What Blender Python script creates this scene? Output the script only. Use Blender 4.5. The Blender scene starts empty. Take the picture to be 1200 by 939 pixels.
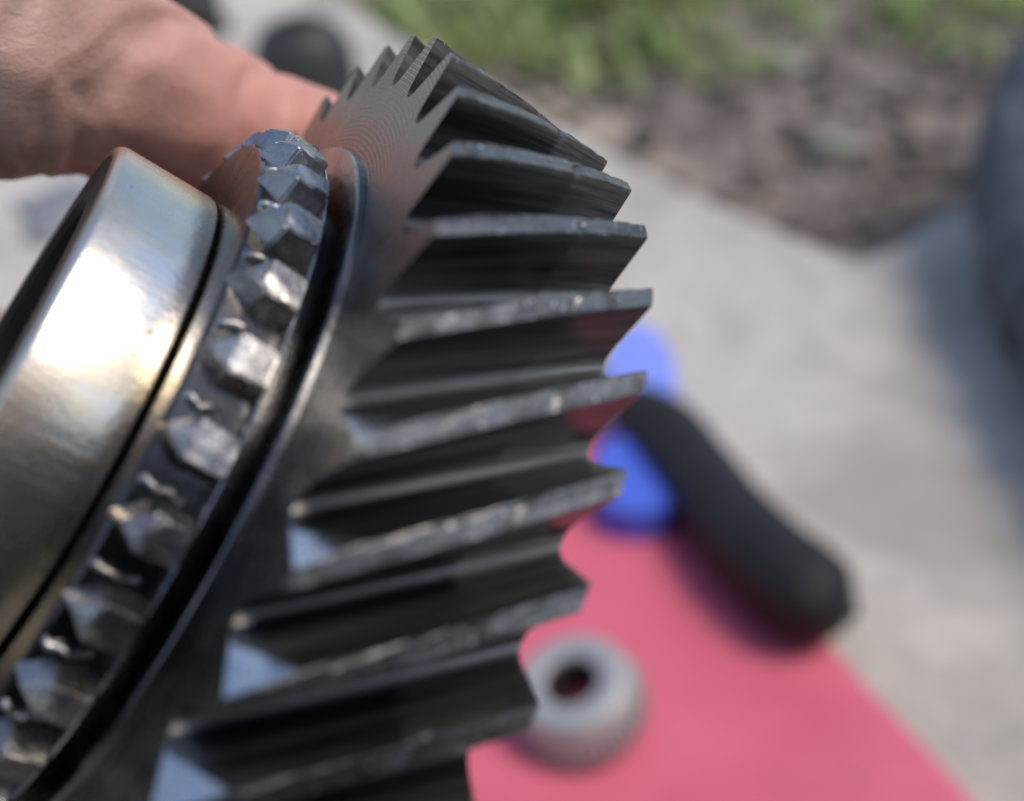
import bpy, bmesh, math, random
from mathutils import Vector, Matrix, noise
random.seed(7)
S = bpy.context.scene
COL = S.collection
R_ = math.radians

# ------------------------------------------------------------------ camera
cd = bpy.data.cameras.new('camera')
cam = bpy.data.objects.new('camera', cd); COL.objects.link(cam)
cam.location = (0, 0, .45); cam.rotation_euler = (R_(90 - 33), 0, 0)
cd.sensor_width = 36; cd.lens = 1393.26 / 1200 * 36
cd.clip_start = .005; cd.clip_end = 200
cd.dof.use_dof = True; cd.dof.focus_distance = .0985
cd.dof.aperture_fstop = cd.lens / 2.75           # 2.75 mm pupil of a phone lens
S.camera = cam
# ------------------------------------------------------------------ sky and sun
SUN_EL, SUN_AZ = 61, 104                          # degrees; azimuth from +Y towards +X
w = bpy.data.worlds.new('World'); S.world = w; w.use_nodes = True
nt = w.node_tree
sky = nt.nodes.new('ShaderNodeTexSky'); sky.sky_type = 'NISHITA'; sky.sun_disc = False
sky.sun_elevation = R_(SUN_EL); sky.sun_rotation = R_(SUN_AZ); sky.dust_density = 1.2; sky.air_density = 1
bg = nt.nodes['Background']; bg.inputs[1].default_value = .12
# thin broken cloud over the whole sky
tcw = nt.nodes.new('ShaderNodeTexCoord'); cn = nt.nodes.new('ShaderNodeTexNoise'); nt.links.new(tcw.outputs['Generated'], cn.inputs['Vector'])
cn.inputs['Scale'].default_value = 2.6; cn.inputs['Detail'].default_value = 7; cn.inputs['Roughness'].default_value = .55; cn.inputs['Distortion'].default_value = .4
cr = nt.nodes.new('ShaderNodeValToRGB'); nt.links.new(cn.outputs['Fac'], cr.inputs[0])
cr.color_ramp.elements[0].position = .54; cr.color_ramp.elements[0].color = (0, 0, 0, 1); cr.color_ramp.elements[1].position = .80; cr.color_ramp.elements[1].color = (.85, .85, .85, 1)
cm = nt.nodes.new('ShaderNodeMix'); cm.data_type = 'RGBA'; nt.links.new(cr.outputs[0], cm.inputs[0]); nt.links.new(sky.outputs[0], cm.inputs[6]); cm.inputs[7].default_value = (12, 11.7, 11.4, 1)
nt.links.new(cm.outputs[2], bg.inputs[0])
sl = bpy.data.lights.new('sun', 'SUN'); sl.energy = 1.5; sl.angle = R_(24); sl.color = (1, .90, .76)
so = bpy.data.objects.new('sun', sl); COL.objects.link(so)
sd = Vector((math.sin(R_(SUN_AZ)) * math.cos(R_(SUN_EL)), math.cos(R_(SUN_AZ)) * math.cos(R_(SUN_EL)), math.sin(R_(SUN_EL))))
so.rotation_euler = sd.to_track_quat('Z', 'Y').to_euler(); so.location = sd * 5
S.view_settings.view_transform = 'Standard'; S.view_settings.look = 'None'
S.view_settings.exposure = 0.6; S.view_settings.gamma = 1
S.render.engine = 'CYCLES'; S.cycles.max_bounces = 8
S.cycles.use_denoising = True

# ------------------------------------------------------------------ helpers
def link(o, parent=None):
    COL.objects.link(o)
    if parent: o.parent = parent
    return o
def mesh_obj(name, verts, faces, mat, parent=None, smooth=False):
    me = bpy.data.meshes.new(name); me.from_pydata([tuple(v) for v in verts], [], faces); me.update()
    o = bpy.data.objects.new(name, me); me.materials.append(mat)
    if smooth:
        for p in me.polygons: p.use_smooth = True
    return link(o, parent)
def bm_obj(name, bm, mat, parent=None, smooth=False, angle=None):
    me = bpy.data.meshes.new(name); bm.normal_update(); bm.to_mesh(me); bm.free()
    me.materials.append(mat)
    if smooth or angle is not None:
        for p in me.polygons: p.use_smooth = True
    if angle is not None: me.set_sharp_from_angle(angle=R_(angle))
    return link(bpy.data.objects.new(name, me), parent)
def tag(o, label, cat, group=None, kind=None):
    o['label'] = label
    if cat: o['category'] = cat
    if group: o['group'] = group
    if kind: o['kind'] = kind
    return o
def empty(name, loc=(0, 0, 0), mat=None):
    o = bpy.data.objects.new(name, None); o.empty_display_size = .01
    if mat is not None: o.matrix_world = mat
    else: o.location = loc
    return link(o)
def lathe(name, prof, mat, parent, seg=144, closed=True, angle=25):
    """prof: (r, z) points; closed loop of revolution about local Z"""
    n = len(prof); V = []; F = []
    for i in range(seg):
        a = 2 * math.pi * i / seg
        for r, z in prof: V.append((r * math.cos(a), r * math.sin(a), z))
    m = n if closed else n - 1
    for i in range(seg):
        j = (i + 1) % seg
        for k in range(m):
            l = (k + 1) % n
            F.append((i * n + k, j * n + k, j * n + l, i * n + l))
    o = mesh_obj(name, V, F, mat, parent)
    bm = bmesh.new(); bm.from_mesh(o.data); bmesh.ops.recalc_face_normals(bm, faces=bm.faces); bm.to_mesh(o.data); bm.free()
    for p in o.data.polygons: p.use_smooth = True
    o.data.set_sharp_from_angle(angle=R_(angle))
    return o
class NB:
    """small node-graph builder"""
    def __init__(s, name):
        s.m = bpy.data.materials.new(name); s.m.use_nodes = True; s.t = s.m.node_tree
        s.p = s.t.nodes['Principled BSDF']
    def n(s, t, **kw):
        x = s.t.nodes.new('ShaderNode' + t)
        for k, v in kw.items(): setattr(x, k, v)
        return x
    def l(s, a, b): s.t.links.new(a, b)
    def val(s, x, sock):
        if hasattr(x, 'links') or isinstance(x, bpy.types.NodeSocket): s.l(x, sock)
        else: sock.default_value = x
    def coord(s, kind='Object', scale=(1, 1, 1), rand=0.0):
        tc = s.n('TexCoord'); mp = s.n('Mapping'); mp.inputs['Scale'].default_value = scale
        s.l(tc.outputs[kind], mp.inputs['Vector'])
        if rand:
            oi = s.n('ObjectInfo'); mu = s.n('Math', operation='MULTIPLY'); s.l(oi.outputs['Random'], mu.inputs[0]); mu.inputs[1].default_value = rand
            s.l(mu.outputs[0], mp.inputs['Location'])
        return mp.outputs[0]
    def noise(s, vec, scale, detail=4, rough=.55, dist=0):
        x = s.n('TexNoise'); s.l(vec, x.inputs['Vector']); x.inputs['Scale'].default_value = scale
        x.inputs['Detail'].default_value = detail; x.inputs['Roughness'].default_value = rough; x.inputs['Distortion'].default_value = dist
        return x.outputs['Fac']
    def ramp(s, fac, stops, interp='LINEAR'):
        x = s.n('ValToRGB'); s.l(fac, x.inputs[0]); e = x.color_ramp.elements; x.color_ramp.interpolation = interp
        while len(e) < len(stops): e.new(.5)
        for el, (p, c) in zip(e, stops):
            el.position = p; el.color = (c, c, c, 1) if isinstance(c, (int, float)) else (*c, 1)
        return x.outputs[0]
    def mix(s, f, a, b):
        x = s.n('Mix', data_type='RGBA'); s.val(f, x.inputs[0])
        for v, k in ((a, 6), (b, 7)):
            if isinstance(v, tuple): x.inputs[k].default_value = (*v, 1)
            else: s.l(v, x.inputs[k])
        return x.outputs[2]
    def math(s, op, a, b=0.0):
        x = s.n('Math', operation=op); s.val(a, x.inputs[0]); s.val(b, x.inputs[1]); return x.outputs[0]
    def bump(s, h, strength, dist, prev=None):
        x = s.n('Bump'); s.l(h, x.inputs['Height']); x.inputs['Strength'].default_value = strength; x.inputs['Distance'].default_value = dist
        if prev is not None: s.l(prev, x.inputs['Normal'])
        return x.outputs[0]
    def set(s, **kw):
        for k, v in kw.items():
            k = k.replace('_', ' ')
            sock = s.p.inputs[k]
            if isinstance(v, tuple) and len(v) == 3: v = (*v, 1)
            s.val(v, sock)
        return s.m

# ------------------------------------------------------------------ materials
def M_steel(name, c0, c1, r0, r1, sc=300, grit=.15, stretch=(1, 1, 1), rand=0.):
    b = NB(name); v = b.coord(scale=stretch, rand=rand)
    a = b.noise(v, sc, 6, .6); c = b.noise(v, sc * .22, 4, .5, .6); g = b.noise(v, sc * 9, 3, .6)
    col = b.mix(b.ramp(c, [(.3, 0), (.7, 1)]), c0, c1)
    ro = b.math('ADD', b.ramp(a, [(.3, r0), (.72, r1)]), b.math('MULTIPLY', g, .06))
    n1 = b.bump(a, grit, .0004); n2 = b.bump(g, grit * .8, .00008, n1)
    return b.set(Base_Color=col, Metallic=1., Roughness=ro, Normal=n2)

def M_face():
    # turned face: fine concentric tool marks, oily, mirror-like with radial variation
    b = NB('turned_face_steel'); tc = b.n('TexCoord'); sp = b.n('SeparateXYZ'); b.l(tc.outputs['Object'], sp.inputs[0])
    x, y = sp.outputs[0], sp.outputs[1]
    r = b.math('SQRT', b.math('ADD', b.math('MULTIPLY', x, x), b.math('MULTIPLY', y, y)))
    wv = b.math('SINE', b.math('MULTIPLY', b.math('ADD', r, b.math('MULTIPLY', b.noise(b.coord(), 120, 3, .5), .0005)), 2 * math.pi / .00045))
    v = b.coord(); a = b.noise(v, 160, 5, .6); g = b.noise(v, 900, 4, .65); g2 = b.noise(v, 2600, 2, .5)
    spots = b.ramp(g, [(.66, 0), (.72, 1)])
    col = b.mix(b.ramp(a, [(.35, 0), (.7, 1)]), (.075, .077, .082), (.165, .168, .172))
    col = b.mix(spots, col, (.12, .11, .10))
    ro = b.math('ADD', b.ramp(a, [(.3, .20), (.7, .36)]), b.math('MULTIPLY', spots, .25))
    n = b.bump(wv, .32, .00004); n = b.bump(g, .10, .0002, n); n = b.bump(g2, .06, .00008, n)
    return b.set(Base_Color=col, Metallic=1., Roughness=ro, Normal=n)

def helix_coord(b, stretch, rand):
    # object coordinates unwound along the helix, so drag lines follow the tooth
    tc = b.n('TexCoord'); sp = b.n('SeparateXYZ'); b.l(tc.outputs['Object'], sp.inputs[0])
    vr = b.n('VectorRotate', rotation_type='Z_AXIS'); b.l(tc.outputs['Object'], vr.inputs['Vector']); b.l(b.math('MULTIPLY', sp.outputs[2], .3140 / (.3959 * .045)), vr.inputs['Angle'])
    mp = b.n('Mapping'); mp.inputs['Scale'].default_value = stretch; b.l(vr.outputs[0], mp.inputs['Vector'])
    oi = b.n('ObjectInfo'); b.l(b.math('MULTIPLY', oi.outputs['Random'], rand), mp.inputs['Location'])
    return mp.outputs[0], sp.outputs[2]
def M_tooth():
    # ground flanks: dark oily film on the first 62 % of the width, cleaner run-out band behind it, drag lines along the flank
    b = NB('tooth_steel'); vs, z = helix_coord(b, (1, 1, .05), 3.0); v = b.coord(rand=3.0)
    st = b.noise(vs, 1700, 5, .65); st2 = b.noise(vs, 480, 4, .6); bl = b.noise(v, 230, 5, .6, .4); g = b.noise(v, 2600, 3, .6)
    edge = b.math('ADD', z, b.math('MULTIPLY', b.math('SUBTRACT', bl, .5), .0016))
    band = b.n('MapRange'); b.l(edge, band.inputs[0]); band.inputs[1].default_value = .0109; band.inputs[2].default_value = .0115
    film = b.mix(b.ramp(st2, [(.35, 0), (.7, 1)]), (.045, .044, .045), (.24, .234, .23))
    film = b.mix(b.ramp(st, [(.34, .6), (.56, 0)]), film, (.03, .029, .03))
    clean = b.mix(b.ramp(st, [(.35, 0), (.68, 1)]), (.09, .087, .084), (.26, .25, .235))
    col = b.mix(band.outputs[0], film, clean)
    ro = b.math('ADD', b.ramp(st2, [(.3, .26), (.75, .42)]), b.math('MULTIPLY', bl, .10))
    n = b.bump(st, .42, .00014); n = b.bump(st2, .12, .0005, n); n = b.bump(g, .12, .00008, n)
    return b.set(Base_Color=col, Metallic=1., Roughness=ro, Normal=n)
def M_land():
    # rubbed tooth tips: paler, satin, with nicks and a few dark smears
    b = NB('tooth_land_steel'); vs, z = helix_coord(b, (1, 1, .12), 5.0); v = b.coord(rand=5.0)
    st = b.noise(vs, 1500, 4, .6); bl = b.noise(v, 330, 5, .6, .4); g = b.noise(v, 2200, 3, .6)
    col = b.mix(b.ramp(st, [(.3, 0), (.7, 1)]), (.11, .108, .107), (.215, .21, .208))
    col = b.mix(b.ramp(bl, [(.50, 0), (.62, .85)]), col, (.07, .068, .066))
    col = b.mix(b.ramp(g, [(.63, 0), (.69, .85)]), col, (.70, .69, .67))
    ro = b.ramp(bl, [(.3, .36), (.7, .52)])
    n = b.bump(bl, .25, .0004); n = b.bump(st, .2, .0001, n); n = b.bump(g, .22, .0001, n)
    return b.set(Base_Color=col, Metallic=1., Roughness=ro, Normal=n)

def M_journal():
    b = NB('worn_journal_steel'); tc = b.n('TexCoord'); sp = b.n('SeparateXYZ'); b.l(tc.outputs['Object'], sp.inputs[0])
    v = b.coord(); vs = b.coord(scale=(1, 1, .25))
    a = b.noise(vs, 170, 6, .65, .3); c = b.noise(v, 90, 5, .6); g = b.noise(v, 1900, 4, .7); pit = b.noise(v, 700, 3, .5); fs = b.noise(b.coord(scale=(1, 1, .05)), 900, 5, .7)
    col = b.mix(b.ramp(a, [(.38, 0), (.60, 1)]), (.79, .765, .73), (.84, .71, .47))
    col = b.mix(b.ramp(c, [(.42, 0), (.66, .75)]), col, (.60, .53, .44))
    col = b.mix(b.ramp(fs, [(.58, 0), (.74, .55)]), col, (.36, .32, .27))
    pits = b.ramp(pit, [(.735, 0), (.76, 1)])
    col = b.mix(pits, col, (.14, .11, .08))
    ro = b.math('ADD', b.ramp(c, [(.3, .13), (.7, .28)]), b.math('MULTIPLY', g, .10))
    n = b.bump(g, .22, .00012); n = b.bump(fs, .10, .0002, n); n = b.bump(a, .10, .0010, n)
    return b.set(Base_Color=col, Metallic=1., Roughness=ro, Normal=n)

def M_plain(name, c0, c1, sc, rough=.6, bump=.2, bd=.002, metallic=0., detail=6, spec=.5):
    b = NB(name); v = b.coord(); a = b.noise(v, sc, detail, .6); g = b.noise(v, sc * 6, 4, .6)
    col = b.mix(b.ramp(a, [(.3, 0), (.7, 1)]), c0, c1)
    n = b.bump(a, bump, bd); n = b.bump(g, bump * .6, bd * .3, n)
    return b.set(Base_Color=col, Roughness=rough, Normal=n, Metallic=metallic, Specular_IOR_Level=spec)

def M_concrete():
    b = NB('concrete'); v = b.coord()
    a = b.noise(v, 2.2, 5, .6, .3); c = b.noise(v, 9, 6, .6); d = b.noise(v, 60, 6, .65); e = b.noise(v, 300, 3, .6)
    col = b.mix(b.ramp(a, [(.35, 0), (.68, 1)]), (.49, .455, .415), (.62, .57, .505))
    col = b.mix(b.ramp(c, [(.50, 0), (.70, .75)]), col, (.33, .31, .28))
    col = b.mix(b.ramp(d, [(.35, .35), (.6, 0)]), col, (.26, .25, .235))
    st = b.noise(v, 5.5, 5, .6, .8); col = b.mix(b.ramp(st, [(.48, 0), (.64, .75)]), col, (.33, .305, .27))
    n = b.bump(c, .25, .01); n = b.bump(d, .5, .003, n); n = b.bump(e, .4, .0008, n)
    return b.set(Base_Color=col, Roughness=.85, Normal=n)

def M_mat():
    b = NB('pink_foam'); v = b.coord(); a = b.noise(v, 7, 5, .6, .5); c = b.noise(v, 22, 5, .65); g = b.noise(v, 160, 4, .6)
    col = b.mix(b.ramp(a, [(.35, 0), (.68, 1)]), (.59, .10, .16), (.71, .145, .22))
    col = b.mix(b.ramp(c, [(.56, 0), (.74, .55)]), col, (.46, .10, .14))
    col = b.mix(b.ramp(g, [(.62, 0), (.75, .4)]), col, (.35, .14, .14))
    n = b.bump(a, .5, .01); n = b.bump(g, .2, .001, n)
    return b.set(Base_Color=col, Roughness=.62, Normal=n)
def M_soil():
    b = NB('soil'); v = b.coord(); tc = b.n('TexCoord'); sp = b.n('SeparateXYZ'); b.l(tc.outputs['Object'], sp.inputs[0])
    a = b.noise(v, 9, 6, .6); c = b.noise(v, 4, 4, .6); g = b.noise(v, 60, 4, .6)
    d = b.math('ADD', b.math('MULTIPLY', b.math('ADD', sp.outputs[0], .085), .85), b.math('MULTIPLY', b.math('ADD', sp.outputs[1], -1.472), .524))
    d = b.math('ADD', d, b.math('MULTIPLY', b.math('SUBTRACT', c, .5), .25))      # sand washed off the slab, ragged margin
    sand = b.n('MapRange'); b.l(d, sand.inputs[0]); sand.inputs[1].default_value = .13; sand.inputs[2].default_value = .04
    rx = b.n('MapRange'); b.l(sp.outputs[0], rx.inputs[0]); rx.inputs[1].default_value = .26; rx.inputs[2].default_value = .10
    col = b.mix(b.ramp(a, [(.3, 0), (.7, 1)]), (.10, .084, .074), (.28, .235, .20))
    col = b.mix(b.math('MULTIPLY', sand.outputs[0], rx.outputs[0]), col, (.42, .35, .27))
    n = b.bump(a, .6, .02); n = b.bump(g, .5, .006, n)
    return b.set(Base_Color=col, Roughness=.95, Normal=n)
def M_skin():
    b = NB('skin'); v = b.coord()
    a = b.noise(v, 60, 4, .6); c = b.noise(v, 260, 5, .6); vo = b.n('TexVoronoi', feature='DISTANCE_TO_EDGE'); vs = b.coord(scale=(1.0, .8, 1.6))
    b.l(vs, vo.inputs['Vector']); vo.inputs['Scale'].default_value = 1300
    tc = b.n('TexCoord'); sp = b.n('SeparateXYZ'); b.l(tc.outputs['Object'], sp.inputs[0])
    tip = b.n('MapRange'); b.l(b.math('ADD', sp.outputs[0], b.math('MULTIPLY', b.math('SUBTRACT', a, .5), .012)), tip.inputs[0]); tip.inputs[1].default_value = -.052; tip.inputs[2].default_value = -.028
    wr = b.noise(b.coord(scale=(.35, 1, 1.3)), 900, 5, .65, .6)
    col = b.mix(b.ramp(a, [(.35, 0), (.68, 1)]), (.38, .265, .21), (.50, .365, .305))
    col = b.mix(tip.outputs[0], col, (.58, .27, .21))                                # redder towards the fingertip
    col = b.mix(b.ramp(c, [(.50, 0), (.72, .35)]), col, (.52, .27, .21))
    col = b.mix(b.ramp(wr, [(.30, .35), (.44, 0)]), col, (.40, .22, .17))
    n = b.bump(b.ramp(vo.outputs['Distance'], [(0, 0), (.25, 1)]), .12, .0002); n = b.bump(wr, .38, .0005, n); n = b.bump(c, .12, .0005, n)
    b.p.subsurface_method = 'RANDOM_WALK'
    return b.set(Base_Color=col, Roughness=.46, Normal=n, Subsurface_Weight=.35, Subsurface_Radius=Vector((.0036, .0013, .0007)), Subsurface_Scale=1.0)

MAT = dict(face=M_face(), tooth=M_tooth(), land=M_land(), journal=M_journal(),
    shoulder=M_steel('shoulder_steel', (.10, .10, .105), (.24, .24, .245), .12, .30, 400, .2),
    rim=M_steel('rim_steel', (.30, .30, .31), (.48, .48, .49), .12, .30, 500, .2),
    oily=M_steel('oily_black_steel', (.06, .058, .06), (.14, .135, .13), .14, .30, 300, .12),
    chamfer=M_steel('chamfer_steel', (.55, .57, .60), (.74, .76, .79), .14, .32, 420, .22, rand=4.),
    dog=M_steel('dog_tooth_steel', (.26, .245, .235), (.52, .505, .49), .14, .36, 700, .35, rand=2.),
    ring=M_steel('synchro_steel', (.045, .045, .048), (.12, .118, .122), .13, .30, 420, .2),
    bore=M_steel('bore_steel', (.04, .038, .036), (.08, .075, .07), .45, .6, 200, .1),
    concrete=M_concrete(),
    soil=M_soil(),
    clod=M_plain('clod_soil', (.09, .076, .066), (.23, .19, .16), 40, .95, .6, .004),
    skin=M_skin(),
    mat=M_mat(),
    blackrub=M_plain('black_rubber', (.012, .0115, .0125), (.020, .019, .021), 60, .55, .15, .001, spec=.3),
    bluepl=M_plain('blue_plastic', (.06, .12, .62), (.08, .15, .70), 40, .30, .03, .001),
    bluepl_lit=M_plain('sunlit_blue_plastic', (.20, .27, .80), (.25, .32, .86), 40, .35, .03, .001),  # the blue plastic again, with sunlit gloss painted in as a paler tone
    denim=M_plain('denim', (.05, .056, .072), (.13, .14, .165), 60, .9, .5, .003),
    shoe=M_plain('brown_shoe_leather', (.07, .05, .04), (.12, .09, .07), 40, .6, .2, .002),
    dark=M_plain('dark_painted_iron', (.018, .018, .018), (.035, .034, .033), 30, .55, .2, .002),
    greyring=M_plain('bearing_ring_steel', (.35, .355, .36), (.46, .46, .455), 120, .55, .15, .0006, metallic=.35),
    jacket=M_plain('jacket_cloth', (.018, .019, .022), (.035, .036, .04), 40, .9, .4, .003),
    hair=M_plain('dark_hair', (.015, .011, .009), (.03, .022, .017), 200, .5, .6, .002),
    stone=M_plain('pale_stone', (.22, .24, .19), (.34, .36, .30), 40, .85, .4, .004),
    scrap=M_plain('grey_rag', (.16, .17, .20), (.30, .31, .34), 30, .9, .4, .004))

# ------------------------------------------------------------------ ground
def P2(poly, n=1):
    return poly
def soil():
    nx, ny = 130, 130; x0, x1, y0, y1 = -2.2, 2.6, .7, 5.2
    V = []; F = []
    for j in range(ny + 1):
        for i in range(nx + 1):
            x = x0 + (x1 - x0) * i / nx; y = y0 + (y1 - y0) * j / ny
            z = -.045 + .035 * noise.noise((x * 4, y * 4, 0)) + .018 * noise.noise((x * 13, y * 13, 3)) + .008 * noise.noise((x * 34, y * 34, 8))
            V.append((x, y, min(z, -.006)))
    for j in range(ny):
        for i in range(nx):
            a = j * (nx + 1) + i; F.append((a, a + 1, a + nx + 2, a + nx + 1))
    # the sheet runs on to the horizon
    b = len(V); E = 60
    V += [(-E, -E, -.12), (E, -E, -.12), (E, E, -.12), (-E, E, -.12)]; F.append((b, b + 1, b + 2, b + 3))
    o = mesh_obj('soil_ground', V, F, MAT['soil'], smooth=True); o['kind'] = 'structure'; o['label'] = 'dark loose soil beyond the concrete edge'
soil()
EDGE = [(-1.55, 4.1), (-.43, 2.083), (-.2465, 1.7555), (-.085, 1.472), (.08, 1.195), (.2, 1.028), (.29, .912), (.335, .945), (.4274, 1.045), (.6, 1.23), (1.0, 1.62), (2.2, 2.9)]
def slab():
    # subdivided, slightly broken edge; the top is one sheet with a real thickness
    pts = []
    for (ax, ay), (bx_, by) in zip(EDGE[:-1], EDGE[1:]):
        L = math.hypot(bx_ - ax, by - ay); k = max(1, int(L / .03))
        for i in range(k):
            t = i / k; x = ax + (bx_ - ax) * t; y = ay + (by - ay) * t
            j = .010 * noise.noise((x * 18, y * 18, 1)) + .006 * noise.noise((x * 60, y * 60, 4))
            pts.append((x + j, y + j * .6))
    pts.append(EDGE[-1]); outer = pts + [(6, 2.9), (6, -5), (-6, -5), (-6, 4.1)]
    bm = bmesh.new()
    top = [bm.verts.new((x, y, 0)) for x, y in outer]; f = bm.faces.new(top)
    r = bmesh.ops.extrude_face_region(bm, geom=[f]); 
    for v in [g for g in r['geom'] if isinstance(g, bmesh.types.BMVert)]: v.co.z = -.10
    bmesh.ops.recalc_face_normals(bm, faces=bm.faces)
    be = [e for e in bm.edges if abs(e.verts[0].co.z) < 1e-6 and abs(e.verts[1].co.z) < 1e-6]
    bmesh.ops.bevel(bm, geom=be, offset=.006, segments=2, affect='EDGES')
    bmesh.ops.triangulate(bm, faces=[f for f in bm.faces if len(f.verts) > 4])
    o = bm_obj('concrete_pavement', bm, MAT['concrete']); o['kind'] = 'structure'; o['label'] = 'pale grey concrete slab under the tools'
slab()

# ------------------------------------------------------------------ the helical gear (local Z = shaft axis, front face at z = 0)
RG = .045; NT = 36; PITCH = 2 * math.pi / NT; PH = 1.8382; TW = -.3140; W = .3959; RR = .893; RI = .85
E1 = Vector((-.467831, .741232, -.481362)); E2 = Vector((.407577, .664206, .626667)); AX = Vector((.784229, .096983, -.612845))
C0 = Vector((-.0316527, .0842548, .3873790))
GM = Matrix(((E1.x, E2.x, AX.x, C0.x), (E1.y, E2.y, AX.y, C0.y), (E1.z, E2.z, AX.z, C0.z), (0, 0, 0, 1)))
gear = empty('helical_gear', mat=GM)
tag(gear, 'oily dark steel helical gear held up close in front of the lens', 'gear')

SUBA = [-.5, -.43, -.385, -.355, -.325, -.285, -.235, -.185, -.142, -.126, -.113, -.055, 0, .055, .113, .126, .142, .185, .235, .285, .325, .355, .385, .43, .5]
SUBR = [.8875, .8895, .8945, .900, .9075, .922, .945, .968, .989, .9965, 1, 1, 1, 1, 1, .9965, .989, .968, .945, .922, .9075, .900, .8945, .8895, .8875]
NA = len(SUBA)
def make_tooth(seed):
    """one pitch sector: outer skin with root fillets, end faces, front corner chamfer, wear step on the land"""
    zs = [0, .008] + [.014 + .012 * i for i in range(19)] + [.241, .248, .256] + [.265 + .0123 * i for i in range(11)] + [W]
    V = []; F = []
    def P(a, r, z):
        th = a * PITCH + TW * z / W
        return (RG * r * math.cos(th), RG * r * math.sin(th), RG * z)
    # corner chamfer: zero on the line upper root -> middle of the land, deepest at the upper tip corner
    IU, IT = 3, 11                                        # profile indices of that line
    pu = Vector((SUBA[IU] * PITCH * SUBR[IU], SUBR[IU])); pt_ = Vector((SUBA[IT] * PITCH, 1.)); dl = (pt_ - pu).normalized()
    def dist(i):
        q = Vector((SUBA[i] * PITCH * SUBR[i], SUBR[i])) - pu
        return max(0., -(dl.x * 0 + (dl.y * q.x - dl.x * q.y)))
    dmax = max(dist(i) for i in range(IU, IT + 1))
    for zi, z in enumerate(zs):
        for i, (a, r) in enumerate(zip(SUBA, SUBR)):
            c = dist(i) / dmax * .070 if IU < i < IT else 0
            zz = c + z * (W - c) / W
            rr = r
            if r > .992:
                if abs(z - .248) < .010: rr = r - (.0025 + .0012 * (seed % 4)) * (1 - abs(z - .248) / .010) + .0015 * (z > .25)
                rr += .0024 * noise.noise((a * 9 + seed * 3.1, z * 46, seed)) - .0032 * max(0, noise.noise((a * 14, z * 95, seed * 7.7)) - .12)
            elif r > .9:
                rr += .0008 * noise.noise((a * 22 + seed, z * 30, seed + 5))
            V.append(P(a, rr, zz))
    for k in range(len(zs) - 1):
        for i in range(NA - 1):
            F.append((k * NA + i, (k + 1) * NA + i, (k + 1) * NA + i + 1, k * NA + i + 1))
    nside = len(F)
    b = len(V)
    for a in SUBA[:4] + SUBA[-4:]: V.append(P(a, RI, 0))
    inn = list(range(b, b + 8)); H = NA - 1
    def skirt(o, inn, flip):
        q = []
        for i in range(3): q += [(inn[i], o + i, o + i + 1, inn[i + 1]), (inn[4 + i], o + H - 3 + i, o + H - 2 + i, inn[5 + i])]
        q.append((inn[3], o + 3, o + H - 3, inn[4]))
        F.extend(tuple(reversed(x)) if flip else x for x in q)
    skirt(0, inn, False)
    flat = [IU] + list(range(IT, H - 3 + 1)); F.append(tuple(flat))
    nch = len(F); F.append(tuple(range(IU, IT + 1)))
    o = (len(zs) - 1) * NA; b = len(V)
    for a in SUBA[:4] + SUBA[-4:]: V.append(P(a, RI, W))
    skirt(o, list(range(b, b + 8)), True); F.append(tuple(reversed(range(o + 3, o + H - 2))))
    me = bpy.data.meshes.new('tooth'); me.from_pydata(V, [], F)
    for m_ in ('tooth', 'face', 'chamfer', 'land'): me.materials.append(MAT[m_])
    for i, p in enumerate(me.polygons):
        p.use_smooth = i < nside
        p.material_index = (3 if 9 <= i % (NA - 1) <= NA - 11 else 0) if i < nside else (2 if i == nch else 1)
    bm = bmesh.new(); bm.from_mesh(me); bmesh.ops.recalc_face_normals(bm, faces=bm.faces)
    s = sum((f.normal.dot(Vector((f.calc_center_median().x, f.calc_center_median().y, 0)).normalized()) * f.calc_area()) for f in bm.faces)
    if s < 0: bmesh.ops.reverse_faces(bm, faces=bm.faces)
    bmesh.ops.triangulate(bm, faces=[f for f in bm.faces if len(f.verts) > 4])
    bm.to_mesh(me); bm.free()
    me.set_sharp_from_angle(angle=R_(28))
    return me
tm = [make_tooth(s) for s in range(6)]
for k in range(NT):
    o = bpy.data.objects.new('tooth', tm[(k * 5 + k // 6) % 6]); link(o, gear)
    o.rotation_euler = (0, 0, PH + PITCH * k - .12 * PITCH)
# blank: annulus whose rim vertices meet the sectors
def blank():
    A = []
    for k in range(NT):
        for a in SUBA[:4] + SUBA[-4:-1]: A.append(PH + PITCH * (k - .12 + a))
    rad = [(.44, 0), (.60, 0), (.742, 0), (.80, 0), (RI, 0)]
    V = []; F = []; n = len(A)
    def ring(r, z): 
        b = len(V)
        for t in A:
            th = t + TW * z / W
            V.append((RG * r * math.cos(th), RG * r * math.sin(th), RG * z))
        return b
    b = [ring(r, z) for r, z in rad]; b += [ring(RI, W), ring(.80, W), ring(.78, W - .05), ring(.56, W - .05), ring(.54, W), ring(.44, W)]
    for q in range(len(b)):
        if q == 4: continue                                # rim joint, closed by the teeth
        u, v = b[q], b[(q + 1) % len(b)]
        for i in range(n):
            j = (i + 1) % n; F.append((u + i, u + j, v + j, v + i))
    o = mesh_obj('gear_blank', V, F, MAT['face'], gear)
    bm = bmesh.new(); bm.from_mesh(o.data); bmesh.ops.recalc_face_normals(bm, faces=bm.faces)
    c = [f for f in bm.faces if abs(f.calc_center_median().z) < 1e-6][0]
    if c.normal.z > 0: bmesh.ops.reverse_faces(bm, faces=bm.faces)
    bm.to_mesh(o.data); bm.free()
    for p in o.data.polygons: p.use_smooth = True
    o.data.set_sharp_from_angle(angle=R_(25))
blank()
g = lambda L: [(r * RG, z * RG) for r, z in L]
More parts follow.
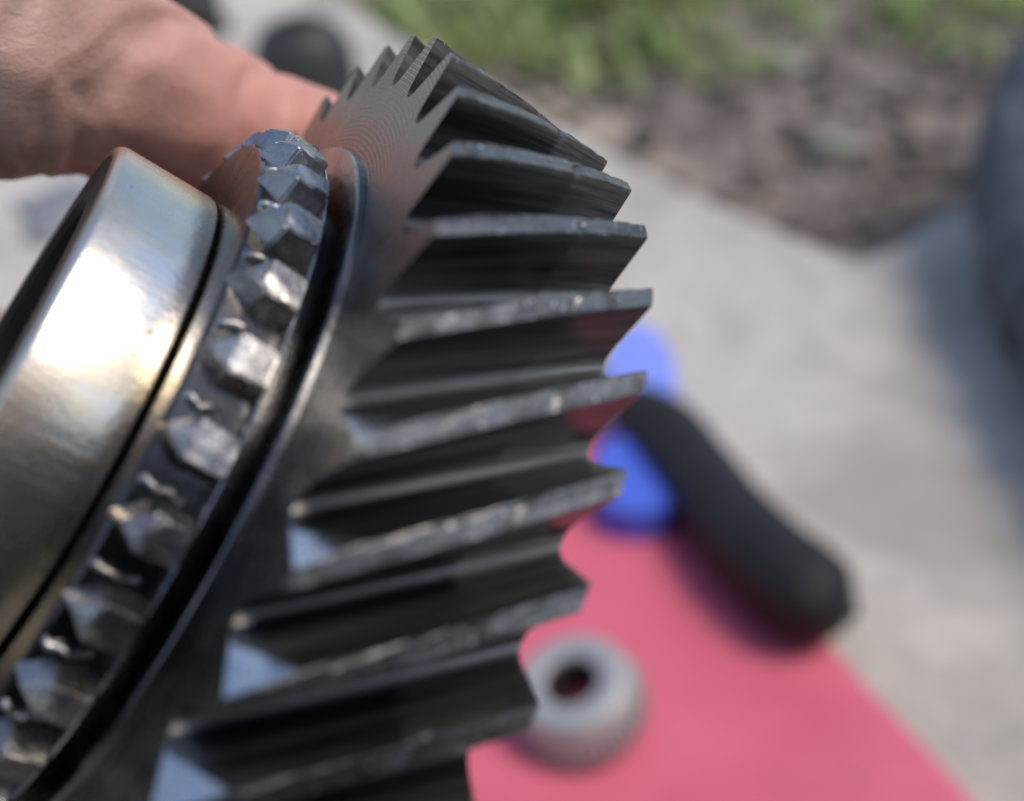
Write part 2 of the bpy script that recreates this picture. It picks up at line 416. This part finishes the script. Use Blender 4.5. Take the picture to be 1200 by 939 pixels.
lathe('shoulder_ring', g([(.59, -.0005), (.59, -.016), (.732, -.016), (.7365, -.0145), (.739, -.0115), (.740, -.0005)]), MAT['shoulder'], gear, 180, angle=20)
sync = lathe('synchro_ring', g([(.50, -.0165), (.50, -.158), (.644, -.158), (.652, -.1555), (.656, -.150), (.656, -.0465), (.62, -.0465), (.615, -.040), (.615, -.0165)]), MAT['ring'], gear, 180, angle=22)
lathe('flange_rim', g([(.6565, -.0525), (.690, -.0525), (.6955, -.0505), (.6965, -.0485), (.6945, -.0465), (.6565, -.0465)]), MAT['rim'], gear, 180, angle=20)
jr = lathe('journal_ring', g([(.4995, -.1605), (.4995, -.361), (.502, -.362), (.509, -.362), (.517, -.359), (.5235, -.351), (.526, -.343), (.526, -.174), (.5245, -.168), (.520, -.1635), (.512, -.1605)]), MAT['journal'], gear, 200)
nk = lathe('neck', g([(.43, -.1583), (.43, -.1603), (.512, -.1603), (.515, -.1593), (.512, -.1583)]), MAT['oily'], gear, 160)
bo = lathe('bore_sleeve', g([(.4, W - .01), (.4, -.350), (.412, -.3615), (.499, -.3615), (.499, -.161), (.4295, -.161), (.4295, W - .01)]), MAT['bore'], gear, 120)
# dog teeth: pointed towards the journal, flat land, worn and burred edges
ND = 31; DP = 2 * math.pi / ND
def make_dog(seed):
    rb, rt, rtip = .6545, .712, .690
    # plan outline: (arc length at mid radius, z)
    base = [(0, -.164), (.043, -.118), (.040, -.0525), (-.040, -.0525), (-.043, -.118)]
    top = [(0, -.151), (.031, -.112), (.029, -.0535), (-.029, -.0535), (-.031, -.112)]
    bm = bmesh.new(); B = []; T = []
    rq = random.Random(seed)
    def P(a, r, z): return Vector((RG * r * math.cos(a / .69), RG * r * math.sin(a / .69), RG * z))
    for i, (a, z) in enumerate(base): B.append(bm.verts.new(P(a, rb, z)))
    for i, (a, z) in enumerate(top): T.append(bm.verts.new(P(a + rq.uniform(-.003, .003), rtip if i == 0 else rt + rq.uniform(-.003, .001), z + rq.uniform(-.003, .003) * (i in (0, 1, 4)))))
    for i in range(5):
        j = (i + 1) % 5; bm.faces.new((B[i], B[j], T[j], T[i]))
    md = bm.verts.new(P(0, rt + .001, -.118))                      # ridge where the two point facets meet the land
    bm.faces.new((T[0], T[1], md)); bm.faces.new((T[4], T[0], md)); bm.faces.new((T[1], T[2], T[3], T[4], md))
    bm.faces.new(B[::-1])
    bmesh.ops.recalc_face_normals(bm, faces=bm.faces)
    bmesh.ops.bevel(bm, geom=[e for e in bm.edges if not (e.verts[0] in B and e.verts[1] in B) and e.calc_face_angle(0) > .15], offset=RG * .0028, segments=2, affect='EDGES')
    bmesh.ops.triangulate(bm, faces=bm.faces[:])
    bmesh.ops.subdivide_edges(bm, edges=bm.edges, cuts=2, use_grid_fill=True)
    for v in bm.verts:
        q = v.co / RG; k = max(0, (math.hypot(q.x, q.y) - rb) / (rt - rb))
        d = noise.noise_vector((q.x * 45 + seed * 5, q.y * 45, q.z * 45)) * .0006 + noise.noise_vector((q.x * 170, q.y * 170 + seed, q.z * 170)) * .0016
        v.co += d * RG * k
    bmesh.ops.recalc_face_normals(bm, faces=bm.faces)
    me = bpy.data.meshes.new('dog_tooth'); bm.to_mesh(me); bm.free(); me.materials.append(MAT['dog'])
    for p in me.polygons: p.use_smooth = True
    me.set_sharp_from_angle(angle=R_(22))
    return me
def make_ridge(seed):
    # rolled burr standing in the gap between two dog teeth
    V = []; F = []; n = 7; m = 9
    for i in range(m):
        t = i / (m - 1); z = -.150 + .080 * t; h = .020 * math.sin(math.pi * min(1, .12 + t * .95)) * (1 + .5 * noise.noise((t * 7, seed, 2)))
        off = .008 * noise.noise((t * 4, seed, 9))
        for j in range(n):
            p = math.pi * j / (n - 1); a = off - .008 * math.cos(p) * (1 + .4 * noise.noise((t * 9, j, seed))); r = .6545 + h * math.sin(p)
            V.append((RG * r * math.cos(a / .69), RG * r * math.sin(a / .69), RG * z))
    for i in range(m - 1):
        for j in range(n - 1): F.append((i * n + j, i * n + j + 1, (i + 1) * n + j + 1, (i + 1) * n + j))
    F.append(tuple(range(n))); F.append(tuple(reversed(range((m - 1) * n, m * n))))
    me = bpy.data.meshes.new('burr_ridge'); me.from_pydata(V, [], F); me.materials.append(MAT['dog'])
    bm = bmesh.new(); bm.from_mesh(me); bmesh.ops.recalc_face_normals(bm, faces=bm.faces); bm.to_mesh(me); bm.free()
    for p in me.polygons: p.use_smooth = True
    return me
dm = [make_dog(s) for s in range(5)]; rm = [make_ridge(s) for s in range(4)]
for k in range(ND):
    a = R_(130.0) + DP * k
    o = link(bpy.data.objects.new('dog_tooth', dm[k % 5]), sync); o.rotation_euler = (0, 0, a)
    o = link(bpy.data.objects.new('burr_ridge', rm[k % 4]), sync); o.rotation_euler = (0, 0, a - DP * .43)

# ------------------------------------------------------------------ the hand: chains of balls fused into one skin
def fused(name, chains, mat, voxel, smooth=6, post=None):
    bm = bmesh.new()
    for ch in chains:
        pts = []
        for (p, r), (q, s) in zip(ch[:-1], ch[1:]):
            p, q = Vector(p), Vector(q); n = max(2, int((q - p).length / (min(r, s) * .16)))
            pts += [(p.lerp(q, i / n), r + (s - r) * i / n) for i in range(n)]
        pts.append((Vector(ch[-1][0]), ch[-1][1]))
        # smooth the path so the joints bend softly
        for _ in range(6):
            pts = [pts[0]] + [((a[0] + b[0] * 2 + c[0]) / 4, (a[1] + b[1] * 2 + c[1]) / 4) for a, b, c in zip(pts[:-2], pts[1:-1], pts[2:])] + [pts[-1]]
        for p, r in pts: bmesh.ops.create_icosphere(bm, subdivisions=2, radius=r, matrix=Matrix.Translation(p))
    me = bpy.data.meshes.new(name); bm.to_mesh(me); bm.free()
    o = bpy.data.objects.new(name, me); COL.objects.link(o)
    m = o.modifiers.new('r', 'REMESH'); m.mode = 'VOXEL'; m.voxel_size = voxel
    m = o.modifiers.new('s', 'SMOOTH'); m.iterations = smooth; m.factor = .5
    dg = bpy.context.evaluated_depsgraph_get(); new = bpy.data.meshes.new_from_object(o.evaluated_get(dg))
    o.modifiers.clear(); o.data = new; bpy.data.meshes.remove(me); new.name = name
    new.materials.clear(); new.materials.append(mat)
    if post: 
        ns = [v.normal.copy() for v in new.vertices]
        for v, nrm in zip(new.vertices, ns): v.co += nrm * post(v.co)
    for p in new.polygons: p.use_smooth = True
    return o
thumb = [((-.130, .128, .440), .027), ((-.071, .1204, .4220), .0185), ((-.0594, .1178, .4199), .0162), ((-.0521, .1176, .4163), .0156), ((-.0473, .1218, .4135), .0124), ((-.0436, .1263, .4094), .0107),
         ((-.0397, .1316, .4049), .0107), ((-.0359, .1362, .4000), .0105), ((-.0321, .1390, .3968), .0100), ((-.0275, .1385, .3958), .0092), ((-.0244, .1374, .3965), .0082)]
index = [((-.120, .130, .415), .026), ((-.085, .150, .405), .013), ((-.062, .1560, .3990), .0095), ((-.047, .1530, .3925), .0088), ((-.036, .1480, .3890), .0085), ((-.028, .1430, .3870), .0078)]
palm = [((-.20, .135, .44), .024), ((-.150, .13, .42), .029), ((-.125, .13, .400), .028), ((-.116, .128, .380), .024), ((-.112, .122, .362), .020)]
mid = [((-.118, .130, .392), .022), ((-.0935, .1213, .3796), .0125), ((-.0868, .1337, .3716), .0105), ((-.0782, .1413, .3645), .0095), ((-.0635, .1440, .3583), .0088), ((-.0457, .1456, .3584), .0078)]
rng = [((-.116, .128, .378), .022), ((-.0901, .1106, .3723), .0120), ((-.0823, .1190, .3632), .0100), ((-.0734, .1245, .3571), .0092), ((-.0597, .1272, .3523), .0085), ((-.0436, .1286, .3541), .0075)]
pnk = [((-.112, .122, .365), .019), ((-.0868, .1004, .3658), .0105), ((-.0784, .1057, .3559), .0088), ((-.0711, .1123, .3475), .0080), ((-.0581, .1123, .3475), .0070)]
def seg_d(p, a, b):
    a, b = Vector(a), Vector(b); t = max(0, min(1, (p - a).dot(b - a) / (b - a).length_squared)); return (p - a - (b - a) * t).length
CP1 = (-0.0396, 0.1155, 0.4113); CP2 = (-0.0296, 0.1365, 0.4032)
CR = [(Vector(q), Vector(n).normalized(), d, w_) for q, n, d, w_ in (
    (CP1, (.87, -.27, -.42), .0012, .0011), (Vector(CP1) + Vector((-.0022, 0, 0)), (.80, -.27, -.50), .0005, .0006), (Vector(CP1) + Vector((-.0060, 0, .001)), (.87, -.20, -.30), .0006, .0008),
    (CP2, (.98, -.10, -.15), .0007, .0009), (Vector(CP2) + Vector((-.007, 0, 0)), (.95, -.10, .15), .0004, .0007))]
def creases(p):
    d = 0
    for q, n, depth, wd in CR:
        s = (p - q).dot(n) + .0012 * noise.noise(p * 160)
        d += depth * (-math.exp(-(s / wd) ** 2) + .35 * math.exp(-(s / wd / 2.6) ** 2))
    d += .00030 * noise.noise((p.x * 90, p.y * 90, p.z * 150)) + .00008 * noise.noise((p.x * 420, p.y * 420, p.z * 800))
    return d
person = empty('person', (0, -.15, 0))  # torso, head and left leg are unseen, added for dark reflections in the gear
tag(person, 'person gripping the gear with a bare hand, blue trouser leg at the right edge', 'person')
def own(o): o.parent = person; o.matrix_parent_inverse = Matrix.Translation((0, .15, 0)); return o
hand = own(fused('hand', [palm, thumb, index, mid, rng, pnk], MAT['skin'], .00085, 7, creases))
hand['label'] = 'bare hand with creased thumb gripping the gear rim'
h2 = own(hand.copy()); COL.objects.link(h2)                       # the other hand, unseen below the camera, put in for the journal's reflection
h2.matrix_basis = Matrix.Translation((.115, -.13, .345)) @ Matrix.Rotation(R_(190), 4, 'Z') @ Matrix.Diagonal((1, -1, 1, 1)) @ Matrix.Translation((.15, -.125, -.42))
def folds(p):
    return .005 * math.sin(p.y * 130 + 5 * noise.noise(p * 9)) + .008 * noise.noise((p.x * 8, p.y * 30 + p.z * 12, p.z * 18)) + .004 * noise.noise((p.x * 30, p.y * 60, p.z * 40))
own(fused('trousers', [[((.03, -.14, .13), .13), ((.12, -.10, .13), .105), ((.40, .16, .130), .090), ((.465, .36, .125), .080), ((.392, .60, .060), .060), ((.405, .78, .062), .062), ((.452, .92, .088), .074), ((.525, 1.03, .125), .082)],
    [((-.03, -.14, .13), .13), ((-.12, -.06, .14), .105), ((-.40, .17, .30), .082), ((-.47, .38, .19), .074), ((-.52, .56, .09), .060)]], MAT['denim'], .007, 4, folds))
for ch in ([[((.535, 1.06, .075), .060), ((.575, 1.13, .065), .055), ((.62, 1.20, .05), .042)], [((.535, 1.06, .075), .060), ((.50, 1.09, .05), .045)]], [[((-.525, .585, .055), .045), ((-.535, .64, .048), .045), ((-.55, .73, .036), .033)]]):
    own(fused('shoe', ch, MAT['shoe'], .005, 4))
own(fused('jacket', [[((.03, -.15, .18), .145), ((.08, -.27, .38), .16), ((.12, -.30, .50), .135), ((.12, -.30, .56), .07)],
    [((.12, -.30, .50), .10), ((-.07, -.30, .52), .068), ((-.33, -.10, .36), .052), ((-.205, .125, .435), .034)],
    [((.12, -.30, .50), .10), ((.30, -.30, .52), .068), ((.40, -.24, .28), .052), ((.16, -.135, .345), .036)]], MAT['jacket'], .008, 4, folds))
own(fused('head', [[((0.120, -.30, 0.570), .05), ((0.120, -.28, 0.650), .055), ((0.120, -.265, 0.720), .085), ((0.120, -.285, 0.765), .090)], [((0.120, -.205, 0.685), .030), ((0.120, -.19, 0.702), .014)], [((0.120, -.20, 0.655), .035), ((0.120, -.21, 0.640), .03)],
    [((0.205, -.275, 0.710), .016), ((0.208, -.275, 0.730), .018)], [((0.035, -.275, 0.710), .016), ((0.032, -.275, 0.730), .018)]], MAT['skin'], .006, 5))
own(fused('hair', [[((0.120, -.275, 0.795), .084), ((0.120, -.30, 0.765), .092), ((0.120, -.315, 0.720), .080)]], MAT['hair'], .006, 3, lambda p: .006 * noise.noise(p * 60)))

# ------------------------------------------------------------------ pink mat and the things on it
def prism(name, outline, z0, z1, mat, parent=None, bevel=.003, seg=3, dome=0., taper=0.):
    bm = bmesh.new(); vs = [bm.verts.new((x, y, z0)) for x, y in outline]; f = bm.faces.new(vs)
    r = bmesh.ops.extrude_face_region(bm, geom=[f]); up = [q for q in r['geom'] if isinstance(q, bmesh.types.BMVert)]
    for v in up: v.co.z = z1
    bmesh.ops.recalc_face_normals(bm, faces=bm.faces)
    e = [e for e in bm.edges if e.verts[0].co.z > z1 - 1e-6 and e.verts[1].co.z > z1 - 1e-6]
    e += [e for e in bm.edges if abs(e.verts[0].co.z - e.verts[1].co.z) > 1e-6]
    bmesh.ops.bevel(bm, geom=e, offset=bevel, segments=seg, affect='EDGES', clamp_overlap=True)
    bmesh.ops.triangulate(bm, faces=[f for f in bm.faces if len(f.verts) > 4])
    return bm_obj(name, bm, mat, parent, angle=50)
def spline(pts, k=6):
    """closed Catmull-Rom through pts"""
    out = []; n = len(pts)
    for i in range(n):
        a, b, c, d = (Vector(pts[(i + j) % n]) for j in (-1, 0, 1, 2))
        for s in range(k):
            t = s / k; out.append(tuple(.5 * ((2 * b) + (c - a) * t + (2 * a - 5 * b + 4 * c - d) * t * t + (3 * b - a - 3 * c + d) * t ** 3)))
    return out
mo = []
for (ax, ay), (bx_, by) in zip(*(lambda q: (q, q[1:] + q[:1]))([(.296, .12), (.080, .657), (-.215, .538), (.0, .0)])):
    for i in range(24):
        t = i / 24; x, y = ax + (bx_ - ax) * t, ay + (by - ay) * t; mo.append((x + .006 * noise.noise((x * 9, y * 9, 3)) + .002 * noise.noise((x * 40, y * 40, 7)), y + .006 * noise.noise((x * 9, y * 9, 8))))
m = prism('foam_mat', mo, .001, .013, MAT['mat'], bevel=.003)
tag(m, 'flat pink foam mat lying on the concrete under the tools', 'mat')

# toothed bearing ring on the mat
br = empty('steel_ring', (.0335, .3920, .0185)); br.scale = (1.13, 1.13, 1.13); br.rotation_euler = (R_(7), R_(-15), 0)
tag(br, 'small grey steel ring with fine teeth round its foot on the pink mat', 'ring')
lathe('ring_body', [(.0116, .002), (.0116, .0222), (.0120, .0232), (.0130, .0238), (.0208, .0240), (.0228, .0232), (.0248, .0208), (.0262, .0150), (.0266, .0125), (.0258, .0118), (.0258, .001), (.024, 0), (.014, 0)], MAT['greyring'], br, 96, angle=40)
lathe('bore_shade', [(.0112, .001), (.0112, .0205), (.01155, .0212), (.01155, .001)], MAT['dark'], br, 48, angle=40)  # dark inner wall added to stand for the shade inside the hole
tb = bmesh.new(); bmesh.ops.create_cube(tb, size=1, matrix=Matrix.Translation((.0268, 0, .0062)) @ Matrix.Diagonal((.0036, .0022, .0112, 1)))
bmesh.ops.bevel(tb, geom=tb.edges[:], offset=.0005, segments=1, affect='EDGES')
t0 = bm_obj('ring_tooth', tb, MAT['greyring'], br)
for i in range(1, 40):
    o = link(t0.copy(), br); o.rotation_euler = (0, 0, 2 * math.pi * i / 40)

# black-handled clamp with blue jaws lying across the mat edge
cl = empty('hand_clamp', (.10, .56, .013)); tag(cl, 'black handled clamp with bright blue jaws lying across the mat edge', 'clamp')
def world_prism(name, pts, z0, z1, mat, bevel, parent):
    o = prism(name, [(x - parent.location.x, y - parent.location.y) for x, y in pts], z0 - parent.location.z, z1 - parent.location.z, mat, parent, bevel, 4)
    return o
hd = fused('handle', [[((.080, .622, .036), .0200), ((.094, .602, .037), .0235), ((.108, .560, .0375), .0230), ((.119, .520, .0375), .0240), ((.131, .486, .038), .0265), ((.146, .458, .038), .0265), ((.149, .452, .038), .0255)],
    [((.120, .500, .037), .020), ((.150, .476, .036), .0205), ((.1575, .466, .036), .0195)],
    [((.150, .458, .034), .020), ((.168, .4555, .027), .0085), ((.1735, .4545, .025), .006)]], MAT['blackrub'], .0016, 6, lambda p: .0006 * noise.noise(p * 60))
hd.parent = cl; hd.matrix_parent_inverse = Matrix.Translation(-cl.location)
world_prism('jaw', spline([(.075, .735), (.094, .742), (.108, .715), (.108, .655), (.098, .61), (.070, .61), (.062, .67)]), .0135, .034, MAT['bluepl_lit'], .008, cl)
world_prism('jaw', spline([(.048, .565), (.053, .590), (.072, .604), (.092, .585), (.094, .550), (.088, .531), (.067, .525), (.053, .535)]), .0135, .0345, MAT['bluepl'], .009, cl)

# ------------------------------------------------------------------ dark things on the far concrete
def lump(name, loc, prof, mat, label, cat, rot=(0, 0, 0), extra=None):
    e = empty(name, loc); e.rotation_euler = rot; tag(e, label, cat); return e
d1 = empty('iron_drum', (-.222, 1.262, 0)); d1.scale = (1.05, 1.05, 1.28); tag(d1, 'dark rounded iron drum standing on the pale concrete behind the fingers', 'metal part')
lathe('drum_shell', [(.034, .002), (.050, 0), (.054, .008), (.053, .045), (.048, .066), (.037, .078), (.022, .083), (.020, .078), (.032, .071), (.043, .058), (.045, .010), (.034, .006)], MAT['dark'], d1, 48, angle=30)
lathe('hub', [(.012, .006), (.012, .074), (.0195, .074), (.0195, .006)], MAT['dark'], d1, 32, angle=30)
d2 = empty('iron_cup', (-.425, 1.60, 0)); tag(d2, 'small dark iron cup on the concrete at the top edge, left of the drum', 'metal part')
lathe('cap_shell', [(.020, .002), (.040, 0), (.042, .008), (.040, .046), (.032, .058), (.014, .062), (.012, .054), (.030, .050), (.034, .008)], MAT['dark'], d2, 40, angle=30)
lathe('flange', [(.0425, .001), (.050, .001), (.052, .006), (.050, .010), (.0425, .010)], MAT['dark'], d2, 40, angle=30)
def rag():
    V = []; F = []; n = 20
    for j in range(n + 1):
        for i in range(n + 1):
            u, v = i / n - .5, j / n - .5; r = 2 * max(abs(u), abs(v)); z = .004 + max(0, .026 * (1 - r) + .016 * noise.noise((u * 5, v * 5, 2)))
            V.append((u * .11 + .01 * noise.noise((u * 3, v * 3, 6)), v * .10 + .012 * noise.noise((v * 3, u * 3, 1)), z))
    for j in range(n):
        for i in range(n): a = j * (n + 1) + i; F.append((a, a + 1, a + n + 2, a + n + 1))
    o = mesh_obj('crumpled_rag', V, F, MAT['scrap'], smooth=True); o.location = (-.385, 1.005, .001); o.rotation_euler = (0, 0, .5)
    md = o.modifiers.new('s', 'SOLIDIFY'); md.thickness = .003
    tag(o, 'small grey rag on the concrete between hand and bright journal', 'rag')
rag()

# ------------------------------------------------------------------ soil clods, stones, grass
def inside_slab(x, y):
    # right of / below the polyline EDGE counts as concrete
    for (ax, ay), (bx_, by) in zip(EDGE[:-1], EDGE[1:]):
        if ax <= x <= bx_:
            return y < ay + (by - ay) * (x - ax) / (bx_ - ax) + .012
    return x < -1.55
def sz(x, y):
    return min(-.006, -.045 + .035 * noise.noise((x * 4, y * 4, 0)) + .018 * noise.noise((x * 13, y * 13, 3)) + .008 * noise.noise((x * 34, y * 34, 8)))
bm = bmesh.new(); rr = random.Random(3)
for _ in range(900):
    x = rr.uniform(-.2, .9); y = rr.uniform(.93, 2.1)
    if inside_slab(x, y): continue
    s = rr.uniform(.006, .022)
    r = bmesh.ops.create_icosphere(bm, subdivisions=1, radius=s, matrix=Matrix.Translation((x, y, sz(x, y) + s * .35)) @ Matrix.Rotation(rr.uniform(0, 6), 4, 'Z') @ Matrix.Diagonal((1, rr.uniform(.6, 1), rr.uniform(.5, .9), 1)))
    for v in r['verts']: v.co += noise.noise_vector(v.co * 90) * s * .35
o = bm_obj('soil_clods', bm, MAT['clod']); tag(o, 'loose crumbs of dark soil beside the concrete edge', None, kind='stuff'); 
for i, (x, y, s, lb) in enumerate([(.362, 1.262, .026, 'pale rounded stone lying in the dark soil hollow'), (.365, 1.60, .030, 'small pale stone among the grass at the top edge')]):
    bm = bmesh.new(); bmesh.ops.create_icosphere(bm, subdivisions=3, radius=s, matrix=Matrix.Diagonal((1.2, .8, .6, 1)))
    for v in bm.verts: v.co += noise.noise_vector(v.co * 40 + Vector((i, 0, 0))) * s * .25
    o = bm_obj('stone', bm, MAT['stone'], smooth=True); o.location = (x, y, sz(x, y) + s * .5); tag(o, lb, 'stone', 'stones in the soil')

def M_grass():
    b = NB('grass_blade'); at = b.n('Attribute'); at.attribute_name = 'tone'
    col = b.ramp(at.outputs['Fac'], [(0, (.16, .18, .08)), (.45, (.31, .40, .13)), (.8, (.47, .55, .25)), (1, (.60, .60, .44))])
    b.set(Base_Color=col, Roughness=.45)
    tr = b.n('BsdfTranslucent'); b.l(col, tr.inputs[0]); mx = b.n('MixShader'); mx.inputs[0].default_value = .45
    b.l(b.p.outputs[0], mx.inputs[1]); b.l(tr.outputs[0], mx.inputs[2]); b.l(mx.outputs[0], b.t.nodes['Material Output'].inputs[0])
    return b.m
GR = M_grass()
def grass(name, n, region, keep, hmin, hmax, wmin, wmax, seed, lean=.6):
    r = random.Random(seed); V = []; F = []; T = []
    (x0, x1), (y0, y1) = region; c = 0
    while c < n:
        x = r.uniform(x0, x1); y = r.uniform(y0, y1); c += 1
        if inside_slab(x, y - .03) or r.random() > keep(x, y): continue
        h = r.uniform(hmin, hmax); wd = r.uniform(wmin, wmax); a = r.uniform(0, 6.283); dx, dy = math.cos(a), math.sin(a); l = r.uniform(.15, lean) * h
        z = sz(x, y) - .004; b = len(V); px, py = -dy * wd, dx * wd
        for t, ww in ((0, .7), (.4, 1), (.75, .7)):
            ox, oy = dx * l * t * t, dy * l * t * t
            V.append((x + ox - px * ww, y + oy - py * ww, z + h * t)); V.append((x + ox + px * ww, y + oy + py * ww, z + h * t))
        V.append((x + dx * l, y + dy * l, z + h * (.95 - .25 * l / h)))
        F += [(b, b + 1, b + 3, b + 2), (b + 2, b + 3, b + 5, b + 4), (b + 4, b + 5, b + 6)]
        tn = min(1, max(0, .45 + .5 * noise.noise((x * 5, y * 5, 1)) + r.uniform(-.25, .25) + (.15 if wmax > .01 else 0))); T += [tn] * 7
    o = mesh_obj(name, V, F, GR); at = o.data.attributes.new('tone', 'FLOAT', 'POINT'); at.data.foreach_set('value', T)
    return o
def k_grass(x, y):
    d = (x - (-.085)) * 1.17 + (y - 1.472) * .72          # distance beyond the concrete edge line
    m = noise.noise((x * 3.2, y * 3.2, 5))
    base = 0 if d < .03 else min(1, (d - .03) * 4)
    if x > .12: base *= max(0, min(1, (y - 1.42 - .25 * m) * 3))
    if x > .45: base *= .45
    return base * max(.05, min(1, .5 + 1.5 * m))
o = grass('grass', 22000, ((-1.1, 1.6), (1.35, 4.2)), k_grass, .03, .09, .0022, .006, 11, 1.6)
tag(o, 'patchy green grass growing beyond the bare soil', None, kind='stuff')
o = grass('weed_leaves', 5000, ((-.9, 1.4), (1.45, 3.2)), k_grass, .04, .10, .009, .020, 21, 1.3)
tag(o, 'broad green weed leaves mixed into the grass', None, kind='stuff')
